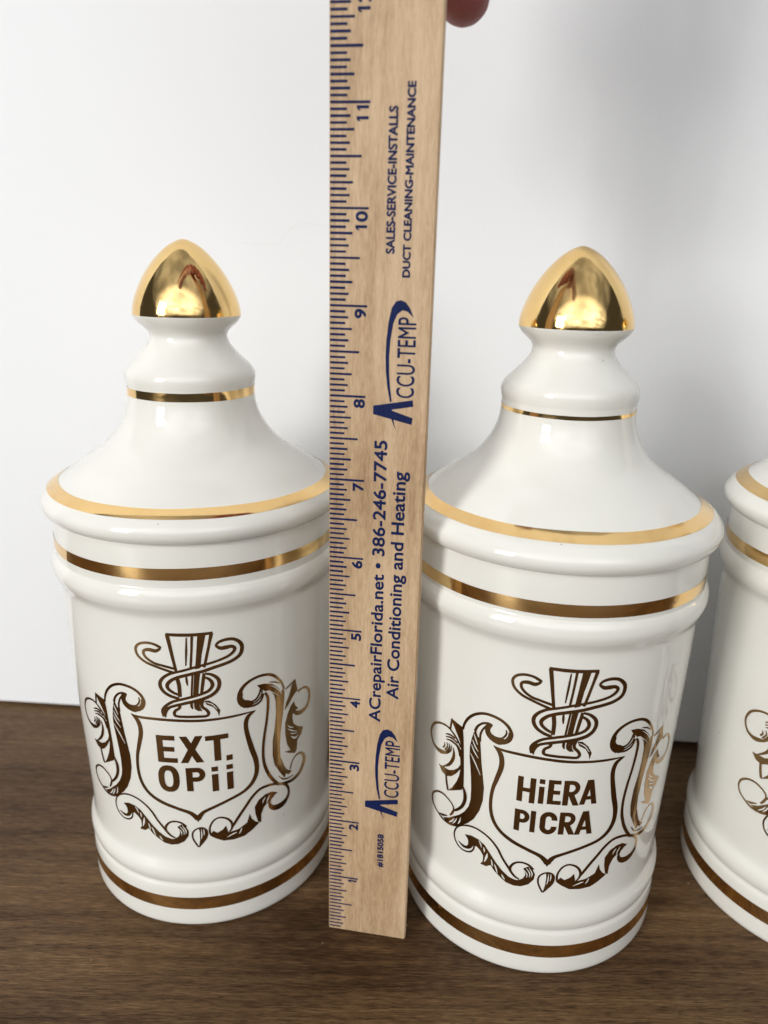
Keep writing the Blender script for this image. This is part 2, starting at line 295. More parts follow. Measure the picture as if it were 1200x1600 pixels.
EMBLEM = {"scroll_a":[["s",[[-1.272,1.796],[-1.254,1.889],[-1.194,2.007],[-1.097,2.106],[-0.977,2.164],[-0.859,2.172],[-0.743,2.144],[-0.655,2.081],[-0.608,1.994],[-0.61,1.924],[-0.644,1.863],[-0.707,1.809]],[0.0198,0.0242,0.0264,0.0264,0.0264,0.0287,0.0287,0.0309,0.0309,0.0309,0.0331,0.022]],["p",[[-0.953,1.998],[-0.909,2.043],[-0.853,2.038],[-0.88,1.968],[-0.871,1.921],[-0.828,1.891],[-0.77,1.886],[-0.719,1.894],[-0.672,1.861],[-0.696,1.808],[-0.75,1.777],[-0.82,1.785],[-0.893,1.822],[-0.939,1.876],[-0.955,1.94]]],["s",[[-0.678,2.026],[-0.669,1.976],[-0.693,1.918],[-0.735,1.881]],[0.0088,0.0154,0.0176,0.0088]],["s",[[-0.638,2.0],[-0.639,1.941],[-0.668,1.881],[-0.716,1.847]],[0.0088,0.0154,0.0198,0.011]],["s",[[-0.859,2.039],[-0.921,2.042],[-0.997,2.007],[-1.06,1.936],[-1.092,1.851]],[0.0154,0.0198,0.0198,0.022,0.0264]],["k",[[-1.082,1.894],[-1.113,1.81],[-1.133,1.723],[-1.153,1.595],[-1.153,1.436],[-1.132,1.285],[-1.114,1.118],[-1.101,0.919],[-1.104,0.752],[-1.129,0.627],[-1.19,0.509],[-1.269,0.41],[-1.369,0.321],[-1.459,0.24],[-1.565,0.18],[-1.477,0.147],[-1.374,0.164],[-1.272,0.216],[-1.137,0.333],[-1.038,0.464],[-0.962,0.641],[-0.922,0.826],[-0.917,1.033],[-0.941,1.198],[-0.97,1.386],[-0.989,1.563],[-1.004,1.7],[-1.022,1.778],[-1.045,1.785],[-1.065,1.83]]],["s",[[-0.952,1.977],[-0.99,1.907],[-1.012,1.827],[-1.01,1.724]],[0.0176,0.0176,0.0198,0.0176]],["w",[[-1.102,1.808],[-1.072,1.743],[-1.041,1.665]],[0.0066,0.0165,0.0055]],["w",[[-1.117,1.71],[-1.075,1.631],[-1.024,1.561]],[0.0066,0.0165,0.0055]],["w",[[-1.129,1.633],[-1.084,1.547],[-1.018,1.465]],[0.0066,0.0165,0.0055]],["w",[[-1.137,1.494],[-1.06,1.373],[-0.976,1.216]],[0.0066,0.0165,0.0055]],["w",[[-1.349,0.302],[-1.387,0.235],[-1.442,0.179]],[0.0044,0.0176,0.0088]],["w",[[-1.306,0.331],[-1.334,0.26],[-1.376,0.195]],[0.0044,0.0176,0.0088]],["w",[[-1.244,0.382],[-1.256,0.308],[-1.281,0.249]],[0.0044,0.0176,0.0088]],["k",[[-1.474,1.871],[-1.371,1.846],[-1.274,1.825],[-1.254,1.653],[-1.235,1.342],[-1.225,1.13],[-1.221,0.913],[-1.247,0.837],[-1.359,0.766],[-1.491,0.684],[-1.414,0.783],[-1.34,0.924],[-1.303,1.034],[-1.286,1.146],[-1.288,1.247],[-1.298,1.337],[-1.32,1.406],[-1.353,1.457],[-1.324,1.465],[-1.287,1.474],[-1.31,1.585],[-1.36,1.674],[-1.41,1.754],[-1.449,1.814],[-1.46,1.749],[-1.467,1.68],[-1.499,1.699]]],["k",[[-1.684,1.015],[-1.586,1.024],[-1.486,1.03],[-1.395,1.082],[-1.319,1.163],[-1.278,1.252],[-1.273,1.173],[-1.355,1.044],[-1.433,0.958],[-1.527,0.905],[-1.614,0.929]]],["s",[[-1.531,0.91],[-1.515,0.8],[-1.488,0.691]],[0.0242,0.0264,0.0264]],["s",[[-1.603,1.016],[-1.484,1.123],[-1.421,1.237],[-1.402,1.343],[-1.42,1.434]],[0.011,0.0287,0.0353,0.0264,0.0066]],["s",[[-1.474,1.69],[-1.572,1.705],[-1.692,1.676],[-1.802,1.603],[-1.862,1.495],[-1.869,1.394],[-1.826,1.295],[-1.747,1.246],[-1.653,1.24],[-1.527,1.285]],[0.0198,0.0198,0.022,0.0264,0.0242,0.022,0.0242,0.0331,0.0485,0.022]],["s",[[-1.59,1.424],[-1.574,1.383],[-1.606,1.33]],[0.0055,0.0154,0.0176]],["s",[[-1.539,1.453],[-1.521,1.392],[-1.571,1.307]],[0.0055,0.0154,0.0176]],["s",[[-1.495,1.458],[-1.486,1.385],[-1.541,1.296]],[0.0055,0.0154,0.0176]],["s",[[-1.455,1.453],[-1.46,1.365],[-1.527,1.285]],[0.0055,0.0154,0.0176]],["s",[[-1.482,1.686],[-1.418,1.65],[-1.346,1.581],[-1.289,1.496]],[0.0176,0.0198,0.0198,0.0154]],["s",[[-1.567,1.571],[-1.484,1.602],[-1.391,1.595]],[0.0066,0.0176,0.0154]],["s",[[-1.564,1.532],[-1.45,1.566],[-1.344,1.542]],[0.0066,0.0176,0.0154]],["s",[[-1.55,1.496],[-1.432,1.522],[-1.309,1.463]],[0.0066,0.0176,0.0154]],["s",[[-1.494,1.516],[-1.386,1.509],[-1.327,1.47],[-1.295,1.352]],[0.011,0.022,0.0309,0.022]],["s",[[-1.368,0.427],[-1.388,0.494],[-1.462,0.548],[-1.565,0.576],[-1.68,0.551],[-1.782,0.465],[-1.81,0.36],[-1.775,0.267],[-1.695,0.205],[-1.586,0.155],[-1.482,0.147],[-1.375,0.17],[-1.272,0.226]],[0.0154,0.0176,0.0176,0.0198,0.0198,0.022,0.0176,0.0176,0.0176,0.022,0.0264,0.0264,0.0264]],["s",[[-1.364,0.437],[-1.395,0.36],[-1.433,0.299]],[0.022,0.0242,0.0132]],["s",[[-1.642,0.205],[-1.576,0.213],[-1.48,0.265]],[0.0044,0.0242,0.0044]],["s",[[-1.23,0.908],[-1.193,0.803],[-1.192,0.691],[-1.234,0.57],[-1.317,0.465],[-1.378,0.419]],[0.0154,0.0375,0.0353,0.0309,0.0242,0.0154]]],"swag_a":[["s",[[-1.128,0.302],[-1.23,0.247],[-1.307,0.164],[-1.344,0.054],[-1.328,-0.046],[-1.27,-0.12],[-1.186,-0.151],[-1.092,-0.13],[-1.031,-0.071],[-1.012,0.012],[-1.039,0.079],[-1.082,0.119]],[0.0165,0.0165,0.0165,0.0165,0.0165,0.0165,0.0165,0.0165,0.0165,0.0165,0.0165,0.0165]],["p",[[-1.161,0.134],[-1.05,0.143],[-1.024,0.042],[-1.047,-0.034],[-1.103,-0.086],[-1.19,-0.1],[-1.277,-0.04],[-1.189,-0.057],[-1.131,-0.047],[-1.106,0.006],[-1.117,0.078]]],["k",[[-1.161,0.134],[-1.06,0.17],[-0.953,0.16],[-0.855,0.11],[-0.771,0.005],[-0.687,-0.103],[-0.591,-0.209],[-0.498,-0.281],[-0.409,-0.31],[-0.337,-0.304],[-0.266,-0.308],[-0.316,-0.399],[-0.415,-0.416],[-0.519,-0.396],[-0.612,-0.331],[-0.691,-0.268],[-0.754,-0.19],[-0.816,-0.237],[-0.904,-0.237],[-0.87,-0.173],[-0.87,-0.078],[-0.918,-0.011],[-0.977,0.027],[-1.021,0.007],[-1.038,0.089]]],["k",[[-0.352,-0.298],[-0.298,-0.258],[-0.272,-0.197],[-0.283,-0.132],[-0.305,-0.087],[-0.245,-0.042],[-0.178,-0.082],[-0.143,-0.157],[-0.153,-0.249],[-0.22,-0.345],[-0.316,-0.401],[-0.401,-0.414],[-0.408,-0.319]]],["s",[[-0.463,-0.2],[-0.48,-0.12],[-0.43,-0.032],[-0.347,0.006],[-0.247,-0.011],[-0.171,-0.081]],[0.0193,0.0248,0.022,0.0193,0.022,0.022]],["s",[[-1.128,0.305],[-1.013,0.326],[-0.883,0.301],[-0.771,0.237],[-0.674,0.135],[-0.59,-0.011],[-0.509,-0.125],[-0.457,-0.202],[-0.405,-0.258],[-0.346,-0.285]],[0.0193,0.0193,0.0207,0.022,0.0234,0.0234,0.0248,0.0248,0.022,0.0138]],["w",[[-0.944,0.147],[-0.918,0.106],[-0.898,0.049]],[0.0069,0.0165,0.0055]],["w",[[-0.871,0.066],[-0.858,0.037],[-0.854,-0.012]],[0.0055,0.0193,0.0055]],["w",[[-0.808,-0.009],[-0.819,-0.08],[-0.844,-0.171]],[0.0055,0.0303,0.0069]],["w",[[-0.749,-0.09],[-0.733,-0.141],[-0.726,-0.196]],[0.0055,0.0165,0.0083]],["w",[[-0.7,-0.145],[-0.673,-0.206],[-0.648,-0.287]],[0.0055,0.0193,0.0055]],["w",[[-0.586,-0.277],[-0.568,-0.314],[-0.54,-0.349]],[0.0055,0.0193,0.0055]],["w",[[-0.296,-0.108],[-0.251,-0.169],[-0.251,-0.229]],[0.0055,0.0138,0.0041]],["w",[[-0.267,-0.074],[-0.215,-0.149],[-0.217,-0.218]],[0.0055,0.0138,0.0041]],["w",[[-0.229,-0.062],[-0.183,-0.143],[-0.189,-0.208]],[0.0055,0.0138,0.0041]]],"drop":[["s",[[-0.02,-0.451],[-0.08,-0.328],[-0.096,-0.239],[-0.077,-0.168],[-0.014,-0.117],[0.056,-0.111],[0.105,-0.151],[0.117,-0.219],[0.089,-0.311],[-0.017,-0.451]],[0.0165,0.0165,0.0165,0.0165,0.0165,0.0165,0.0165,0.0165,0.0165,0.0165]],["k",[[-0.014,-0.443],[0.007,-0.317],[0.011,-0.19],[0.001,-0.119],[0.056,-0.104],[0.114,-0.151],[0.123,-0.219],[0.089,-0.314]]],["w",[[0.037,-0.131],[0.038,-0.224],[0.028,-0.306]],[0.0055,0.0138,0.0055]],["w",[[0.067,-0.132],[0.072,-0.185],[0.066,-0.249]],[0.0055,0.0124,0.0055]]],"shield":[["s",[[-0.825,1.741],[-0.726,1.714],[-0.451,1.715],[-0.178,1.707],[0.1,1.693],[0.379,1.689],[0.651,1.69],[0.87,1.695]],[0.0045,0.0242,0.0288,0.0288,0.0288,0.0258,0.0227,0.0045]],["s",[[-0.819,1.738],[-0.74,1.667],[-0.704,1.563],[-0.707,1.431],[-0.751,1.253],[-0.799,1.051],[-0.812,0.816],[-0.774,0.61],[-0.677,0.454],[-0.508,0.336],[-0.276,0.239],[-0.1,0.161],[-0.0,0.055]],[0.0091,0.0455,0.0485,0.0485,0.0424,0.0333,0.0333,0.0364,0.0364,0.0394,0.0364,0.0424,0.0606]],["s",[[0.864,1.691],[0.765,1.634],[0.727,1.523],[0.738,1.368],[0.796,1.099],[0.857,0.862],[0.859,0.663],[0.791,0.509],[0.666,0.402],[0.478,0.327],[0.245,0.237],[0.079,0.159],[0.003,0.055]],[0.0091,0.0424,0.0455,0.0455,0.0545,0.0515,0.0485,0.0455,0.0364,0.0333,0.0333,0.0394,0.0606]],["k",[[-0.072,0.13],[0.005,0.095],[0.09,0.122],[0.032,0.042],[-0.0,-0.006],[-0.03,0.047]]]],"chalice":[["s",[[-0.232,3.007],[-0.069,2.999],[0.12,2.994],[0.35,3.001]],[0.0303,0.0331,0.0331,0.0275]],["s",[[-0.215,3.011],[-0.189,2.838],[-0.161,2.636],[-0.134,2.462]],[0.0358,0.0331,0.0275,0.0248]],["s",[[-0.127,2.358],[-0.111,2.238],[-0.112,2.076]],[0.0358,0.0358,0.0331]],["s",[[0.333,2.996],[0.292,2.814],[0.239,2.584],[0.217,2.507]],[0.0331,0.0248,0.0248,0.0248]],["s",[[0.213,2.42],[0.192,2.285],[0.166,2.118]],[0.0248,0.0303,0.0248]],["k",[[0.16,2.99],[0.261,2.991],[0.225,2.821],[0.198,2.699],[0.173,2.503],[0.104,2.485],[0.13,2.704]]],["k",[[0.088,2.407],[0.167,2.432],[0.145,2.29],[0.122,2.081],[0.055,2.07],[0.075,2.263]]],["s",[[0.093,2.994],[0.076,2.771],[0.05,2.505]],[0.022,0.0193,0.0193]],["s",[[0.068,2.408],[0.051,2.232],[0.036,2.071]],[0.0165,0.0165,0.0165]],["s",[[0.024,2.962],[0.01,2.758],[-0.007,2.547]],[0.0083,0.0179,0.0083]],["s",[[-0.012,2.383],[-0.01,2.316],[-0.004,2.248]],[0.0138,0.0193,0.0055]],["s",[[-0.12,1.953],[-0.134,1.902],[-0.185,1.863],[-0.203,1.816],[-0.177,1.777],[-0.036,1.765],[0.104,1.76],[0.209,1.759],[0.24,1.8],[0.214,1.855],[0.168,1.901],[0.157,1.955]],[0.0275,0.0275,0.0275,0.0275,0.0275,0.0275,0.0275,0.0275,0.0275,0.0275,0.0275,0.0275]],["s",[[0.031,1.986],[0.03,1.924],[0.044,1.882]],[0.022,0.022,0.0055]],["s",[[0.11,1.992],[0.116,1.901],[0.154,1.845]],[0.0248,0.0275,0.0069]],["s",[[0.075,1.987],[0.081,1.896],[0.126,1.847]],[0.0138,0.0193,0.0069]],["k",[[0.059,1.996],[0.203,2.027],[0.179,1.948],[0.122,1.947],[0.088,1.961]]]],"serpent":[["s",[[-0.154,2.44],[-0.242,2.473],[-0.381,2.525],[-0.523,2.583],[-0.618,2.665],[-0.646,2.763],[-0.603,2.836],[-0.513,2.87],[-0.412,2.865],[-0.329,2.827],[-0.306,2.804]],[0.0275,0.0248,0.0248,0.0248,0.0248,0.0248,0.0248,0.0248,0.0248,0.0275,0.0193]],["s",[[-0.306,2.804],[-0.377,2.762],[-0.462,2.774],[-0.529,2.755],[-0.539,2.703],[-0.5,2.64],[-0.406,2.578],[-0.294,2.546],[-0.156,2.506]],[0.0165,0.0358,0.0358,0.0275,0.0248,0.0248,0.0248,0.0248,0.0248]],["s",[[-0.118,2.457],[0.008,2.491],[0.134,2.526],[0.286,2.558],[0.426,2.594],[0.54,2.637],[0.606,2.693],[0.615,2.738],[0.574,2.767],[0.503,2.764],[0.434,2.766],[0.374,2.811]],[0.0248,0.0248,0.0248,0.0248,0.0248,0.0275,0.0303,0.0303,0.0331,0.0413,0.0358,0.0193]],["s",[[0.374,2.811],[0.425,2.859],[0.523,2.88],[0.62,2.862],[0.695,2.793],[0.712,2.71],[0.682,2.621],[0.593,2.56],[0.478,2.523],[0.337,2.489],[0.198,2.45],[0.059,2.421],[-0.081,2.387],[-0.181,2.347],[-0.244,2.293],[-0.266,2.244],[-0.248,2.193],[-0.194,2.145],[-0.133,2.112]],[0.0193,0.0275,0.0303,0.0303,0.0358,0.0358,0.0358,0.0331,0.0331,0.0331,0.0331,0.0331,0.0331,0.0331,0.0358,0.0331,0.0303,0.0275,0.0248]],["s",[[-0.111,2.46],[-0.217,2.429],[-0.306,2.37],[-0.354,2.295],[-0.351,2.215],[-0.306,2.142],[-0.227,2.088],[-0.123,2.05]],[0.0248,0.0275,0.0303,0.0331,0.0331,0.0303,0.0303,0.0275]],["s",[[0.223,2.414],[0.305,2.388],[0.378,2.323],[0.4,2.241],[0.373,2.148],[0.303,2.08],[0.203,2.036],[0.09,2.007],[-0.079,1.969],[-0.209,1.933],[-0.276,1.896],[-0.317,1.825],[-0.323,1.75]],[0.022,0.0275,0.0331,0.0358,0.0358,0.0358,0.0358,0.0331,0.0303,0.0275,0.0275,0.0248,0.0083]],["s",[[0.214,2.36],[0.274,2.321],[0.309,2.255],[0.299,2.195],[0.251,2.144],[0.165,2.106],[0.038,2.071],[-0.103,2.035],[-0.219,1.998],[-0.307,1.933],[-0.351,1.856],[-0.343,1.765]],[0.022,0.0275,0.0331,0.0331,0.0303,0.0275,0.0275,0.0275,0.0275,0.0303,0.0358,0.0275]],["k",[[-0.362,1.855],[-0.31,1.924],[-0.253,1.919],[-0.292,1.867],[-0.325,1.755],[-0.352,1.793]]],["k",[[0.194,2.0],[0.257,1.996],[0.337,1.924],[0.392,1.823],[0.373,1.726],[0.356,1.801],[0.307,1.884],[0.219,1.937]]],["w",[[0.214,1.974],[0.295,1.93],[0.354,1.846]],[0.0055,0.0124,0.0055]]],"scroll_b":[["s",[[1.324,1.865],[1.282,1.988],[1.207,2.097],[1.131,2.167],[1.042,2.206],[0.926,2.215],[0.814,2.188],[0.719,2.127],[0.666,2.043],[0.655,1.941],[0.685,1.858],[0.744,1.8]],[0.0174,0.0223,0.0273,0.0298,0.0273,0.0273,0.0298,0.0347,0.0421,0.0545,0.0595,0.0496]],["p",[[0.643,1.974],[0.673,2.042],[0.701,2.012],[0.696,1.953],[0.728,1.907],[0.788,1.882],[0.848,1.819],[0.77,1.766],[0.69,1.815],[0.646,1.883]]],["s",[[0.75,1.786],[0.868,1.782],[0.953,1.826],[0.995,1.922]],[0.0174,0.0223,0.0223,0.0174]],["s",[[0.78,1.847],[0.871,1.865],[0.93,1.937],[0.947,2.007]],[0.0248,0.0198,0.0198,0.0149]],["s",[[0.778,1.805],[0.884,1.83],[0.958,1.897],[0.975,1.982]],[0.0124,0.0161,0.0161,0.0099]],["k",[[0.9,2.085],[1.008,2.077],[1.127,2.028],[1.234,1.918],[1.288,1.803],[1.246,1.786],[1.153,1.88],[1.078,1.944],[1.018,1.95],[0.979,1.993],[0.948,1.946],[0.941,2.024]]],["k",[[1.093,1.926],[1.23,1.796],[1.308,1.888],[1.331,1.816],[1.323,1.663],[1.301,1.483],[1.259,1.183],[1.242,0.948],[1.253,0.746],[1.323,0.553],[1.374,0.45],[1.322,0.35],[1.242,0.485],[1.148,0.664],[1.116,0.843],[1.121,1.084],[1.159,1.307],[1.182,1.519],[1.18,1.723],[1.152,1.842]]],["s",[[1.018,1.93],[1.056,1.832],[1.054,1.663],[1.027,1.44],[0.989,1.218],[0.967,0.987],[0.979,0.771],[1.034,0.584],[1.109,0.434],[1.203,0.303]],[0.0198,0.0298,0.0298,0.0273,0.0298,0.0298,0.0322,0.0347,0.0347,0.0322]],["w",[[1.096,2.019],[1.202,1.93],[1.277,1.815]],[0.0037,0.0112,0.005]],["w",[[1.048,1.939],[1.107,1.908],[1.168,1.859]],[0.0037,0.0124,0.0037]],["s",[[1.082,2.07],[1.174,2.041],[1.252,1.987]],[0.005,0.0124,0.0099]],["s",[[1.187,0.303],[1.323,0.253],[1.472,0.228],[1.611,0.262],[1.701,0.362],[1.731,0.464],[1.698,0.561],[1.623,0.627],[1.525,0.619],[1.464,0.552],[1.431,0.443]],[0.0273,0.0347,0.0421,0.0545,0.062,0.0545,0.0347,0.0198,0.0174,0.0174,0.0149]],["s",[[1.207,0.444],[1.29,0.346],[1.379,0.311],[1.493,0.306]],[0.005,0.0149,0.0149,0.0074]],["k",[[1.31,0.542],[1.383,0.461],[1.466,0.398],[1.399,0.368],[1.337,0.419],[1.276,0.471]]],["k",[[1.529,1.939],[1.577,1.736],[1.498,1.686],[1.441,1.626],[1.385,1.556],[1.331,1.51],[1.357,1.632],[1.416,1.731],[1.46,1.869]]],["s",[[1.344,1.849],[1.42,1.883],[1.529,1.934]],[0.0124,0.0198,0.0099]],["s",[[1.579,1.711],[1.691,1.715],[1.791,1.662],[1.844,1.553],[1.829,1.43],[1.768,1.349],[1.671,1.327],[1.578,1.347],[1.491,1.41]],[0.0198,0.0223,0.0273,0.0347,0.0421,0.0496,0.0545,0.0496,0.0248]],["k",[[1.505,1.583],[1.526,1.505],[1.59,1.426],[1.52,1.412],[1.482,1.407],[1.472,1.307],[1.496,1.206],[1.573,1.125],[1.702,1.045],[1.652,0.942],[1.571,0.878],[1.563,0.732],[1.526,0.682],[1.418,0.736],[1.317,0.81],[1.432,0.78],[1.368,0.919],[1.337,1.098],[1.337,1.291],[1.382,1.431],[1.438,1.532]]],["w",[[1.377,1.24],[1.429,1.182],[1.494,1.146]],[0.005,0.0174,0.005]],["w",[[1.375,1.18],[1.456,1.112],[1.561,1.046]],[0.005,0.0174,0.005]],["w",[[1.421,1.081],[1.492,1.04],[1.57,1.019]],[0.005,0.0174,0.005]],["w",[[1.435,1.025],[1.519,0.953],[1.589,0.968]],[0.005,0.0322,0.005]]],"swag_b":[["s",[[0.158,-0.239],[0.157,-0.122],[0.215,-0.005],[0.303,0.035],[0.406,-0.007],[0.467,-0.094],[0.471,-0.189],[0.425,-0.261]],[0.022,0.0193,0.0193,0.0193,0.022,0.0248,0.022,0.0165]],["k",[[0.144,-0.256],[0.203,-0.182],[0.261,-0.226],[0.338,-0.185],[0.386,-0.125],[0.417,-0.26],[0.564,-0.236],[0.693,-0.167],[0.738,-0.023],[0.767,-0.123],[0.821,-0.195],[0.886,-0.242],[0.767,-0.329],[0.652,-0.39],[0.495,-0.405],[0.343,-0.389],[0.226,-0.321]]],["s",[[0.466,-0.188],[0.507,-0.124],[0.589,0.001],[0.688,0.135],[0.789,0.265],[0.906,0.348],[1.042,0.353],[1.167,0.321],[1.307,0.252]],[0.0248,0.0303,0.0331,0.0331,0.0331,0.0331,0.0303,0.0275,0.0248]],["k",[[1.195,0.156],[1.091,0.221],[0.986,0.22],[0.883,0.171],[0.817,0.068],[0.826,-0.068],[0.862,-0.216],[0.913,-0.25],[0.916,-0.106],[0.962,0.005],[1.037,0.065],[1.11,0.12]]],["s",[[1.294,0.255],[1.372,0.175],[1.402,0.062],[1.366,-0.043],[1.278,-0.102],[1.173,-0.103],[1.086,-0.054],[1.053,0.029],[1.079,0.101],[1.128,0.124]],[0.0248,0.0303,0.0331,0.0496,0.0744,0.0716,0.0496,0.0275,0.022,0.0138]],["w",[[0.939,0.082],[0.958,0.13],[0.988,0.167]],[0.0055,0.0193,0.0069]],["w",[[1.002,0.063],[1.026,0.117],[1.058,0.172]],[0.0055,0.0193,0.0069]],["w",[[0.391,-0.338],[0.484,-0.297],[0.539,-0.285]],[0.0055,0.0193,0.0069]],["w",[[0.568,-0.323],[0.593,-0.284],[0.611,-0.233]],[0.0055,0.0193,0.0069]]]}
TIP_Z = 1.864
def stroke_mesh(bm, pts, wid, mat_i, off, smooth=True, gain=1.0):
    q = [(p[0], p[1], w_) for p, w_ in zip(pts, wid)]
    if smooth and len(q) > 2: q = catmull(q, 6)
    elif len(q) == 2:
        a, b = q; n = max(1, int(math.dist(a[:2], b[:2]) / 0.05)); q = [tuple(a[j] + (b[j] - a[j]) * i / n for j in range(3)) for i in range(n + 1)]
    L = []; n = len(q)
    for i in range(n):
        a = q[max(0, i - 1)]; b = q[min(n - 1, i + 1)]
        tx, ty = b[0] - a[0], b[1] - a[1]; l = math.hypot(tx, ty) or 1
        nx, ny = -ty / l, tx / l; h = max(q[i][2], 0.002) * gain / 2
        L.append((bm.verts.new((q[i][0] + nx * h, q[i][1] + ny * h, off)), bm.verts.new((q[i][0] - nx * h, q[i][1] - ny * h, off))))
    for (a, b), (c, d) in zip(L, L[1:]):
        f = bm.faces.new((a, b, d, c)); f.material_index = mat_i
def poly_mesh(bm, pts, mat_i, off, smooth):
    if smooth: pts = catmull(pts, 4, True)
    t = bmesh.new(); vs = [t.verts.new((x, y, off)) for x, y in pts]; t.faces.new(vs)
    bmesh.ops.triangulate(t, faces=t.faces[:])
    u0 = min(p[0] for p in pts); u1 = max(p[0] for p in pts); k = math.floor(u0 / 0.06) + 1
    while k * 0.06 < u1:
        bmesh.ops.bisect_plane(t, geom=t.verts[:] + t.edges[:] + t.faces[:], plane_co=(k * 0.06, 0, 0), plane_no=(1, 0, 0)); k += 1
    mp = {v: bm.verts.new(v.co) for v in t.verts}
    for f in t.faces: g = bm.faces.new([mp[v] for v in f.verts]); g.material_index = mat_i
    t.free()
def wrap(bm):
    """flat (u, v, lift) in inches -> on the jar's wall, emblem centre at -Y"""
    for f in bm.faces:
        f.normal_update()
    for v in bm.verts:
        u, z, off = v.co; z += TIP_Z; r = r_at(ALLP, z); a = u / 1.94; R_ = (r + off)
        v.co = (R_ * S * math.sin(a), -R_ * S * math.cos(a), z * S)
    for f in bm.faces:
        f.normal_update(); c = f.calc_center_median()
        if f.normal.x * c.x + f.normal.y * c.y < 0: f.normal_flip()
def emblem_mesh(items, name):
    bm = bmesh.new(); lift = 0.0030; white = 0.0030 + 0.00016 * (len(items) + 3)
    for it in items:
        kind = it[0]
        if kind == 's': stroke_mesh(bm, it[1], [x + .004 for x in it[2]], 0, lift, gain=1.3)
        elif kind == 'w': stroke_mesh(bm, it[1], it[2], 1, white)
        else: poly_mesh(bm, it[1], 0, lift, kind == 'p')
        lift += 0.00016; white += 0.00016
    wrap(bm)
    me = from_bm(bm, name); me.materials.append(PRINT); me.materials.append(GLAZE); return me
EMB = {k: emblem_mesh(v, k) for k, v in EMBLEM.items()}
EMB_NAME = {'scroll_a': 'scroll', 'scroll_b': 'scroll', 'swag_a': 'swag', 'swag_b': 'swag', 'drop': 'drop', 'shield': 'shield', 'chalice': 'chalice', 'serpent': 'serpent'}

def glyph(ch, x0, x1, y0, y1, w_):
    """gothic sign letter as centre-line strokes inside a box"""
    h = w_ / 2; a, b, c, d = x0 + h, x1 - h, y0 + h, y1 - h; m = (y0 + y1) / 2; bw = w_ * 0.86
    hb = bw / 2
    arc = lambda cx, cy, rx, ry, t0, t1, n=14: [(cx + rx * math.cos(math.radians(t0 + (t1 - t0) * i / n)), cy + ry * math.sin(math.radians(t0 + (t1 - t0) * i / n))) for i in range(n + 1)]
    out = []
    if ch == 'E': out = [([(a, y0), (a, y1)], w_), ([(x0, y0 + hb), (x1, y0 + hb)], bw), ([(x0, m), (x1 - .12 * (x1 - x0), m)], bw), ([(x0, y1 - hb), (x1 - .02, y1 - hb)], bw)]
    if ch == 'X': out = [([(x0 + h * 1.1, y0), (x1 - h * 1.1, y1)], -w_), ([(x0 + h * 1.1, y1), (x1 - h * 1.1, y0)], -w_)]
    if ch == 'T': out = [([(x0, y1 - hb), (x1, y1 - hb)], bw), ([((x0 + x1) / 2, y0), ((x0 + x1) / 2, y1)], w_)]
    if ch == '.': out = [([(x0, (y0 + y1) / 2), (x1, (y0 + y1) / 2)], y1 - y0)]
    if ch == 'O':
        cx = (x0 + x1) / 2; rx = (x1 - x0) / 2 - h; ry = (y1 - y0) / 2 - hb
        out = [([(cx + math.copysign(abs(math.cos(t)) ** .8, math.cos(t)) * rx, m + math.copysign(abs(math.sin(t)) ** .8, math.sin(t)) * ry) for t in [2 * math.pi * i / 40 for i in range(41)]], w_ * .98)]
    if ch in 'PR':
        yb = y0 + (y1 - y0) * .40 + hb; ry = (y1 - hb - yb) / 2; xm = b - ry * .9
        out = [([(a, y0), (a, y1)], w_), ([(x0 + .01, y1 - hb), (xm, y1 - hb)] + arc(xm, yb + ry, b - xm, ry, 90, -90)[1:-1] + [(xm, yb), (x0 + .01, yb)], bw)]
        if ch == 'R': out.append(([(x0 + (x1 - x0) * .45, yb), (x1 - h * 1.02, y0)], -w_ * 1.0))
    if ch == 'i': out = [([((x0 + x1) / 2, y0), ((x0 + x1) / 2, y0 + (y1 - y0) * .70)], x1 - x0), ([((x0 + x1) / 2, y1 - (y1 - y0) * .19), ((x0 + x1) / 2, y1)], x1 - x0)]
    if ch == 'I': out = [([((x0 + x1) / 2, y0), ((x0 + x1) / 2, y1)], x1 - x0)]
    if ch == 'H': out = [([(a, y0), (a, y1)], w_), ([(b, y0), (b, y1)], w_), ([(a, m), (b, m)], bw)]
    if ch == 'A': cx = (x0 + x1) / 2; out = [([(x0 + h, y0), (cx - h * .15, y1)], -w_ * .95), ([(x1 - h, y0), (cx + h * .15, y1)], -w_ * .95), ([(x0 + h * 1.6, y0 + (y1 - y0) * .27), (x1 - h * 1.6, y0 + (y1 - y0) * .27)], bw * .9)]
    if ch == 'C':
        cx = (x0 + x1) / 2; rx = (x1 - x0) / 2 - h; ry = min((y1 - y0) / 2 - hb, rx * 1.15)
        out = [(arc(cx, y1 - hb - ry, rx, ry, -8, 180, 16) + arc(cx, y0 + hb + ry, rx, ry, 180, 368, 16), w_)]
    return out
def lettering(rows, w_):
    bm = bmesh.new(); lift = 0.0030
    for ch, x0, x1, y0, y1 in rows:
        for pts, ww in glyph(ch, x0, x1, y0, y1, w_):
            if ww < 0:      # a diagonal limb, cut level at both ends
                (xa, ya), (xb, yb) = pts; hw = -ww / 2 * (1 + .5 * abs((xb - xa) / (yb - ya)) ** 2)
                poly_mesh(bm, [(xa - hw, ya), (xa + hw, ya), (xb + hw, yb), (xb - hw, yb)], 0, lift, False)
            else: stroke_mesh(bm, pts, [ww] * len(pts), 0, lift, False)
            lift += 0.00016
    wrap(bm); me = from_bm(bm, 'lettering'); me.materials.append(PRINT); return me
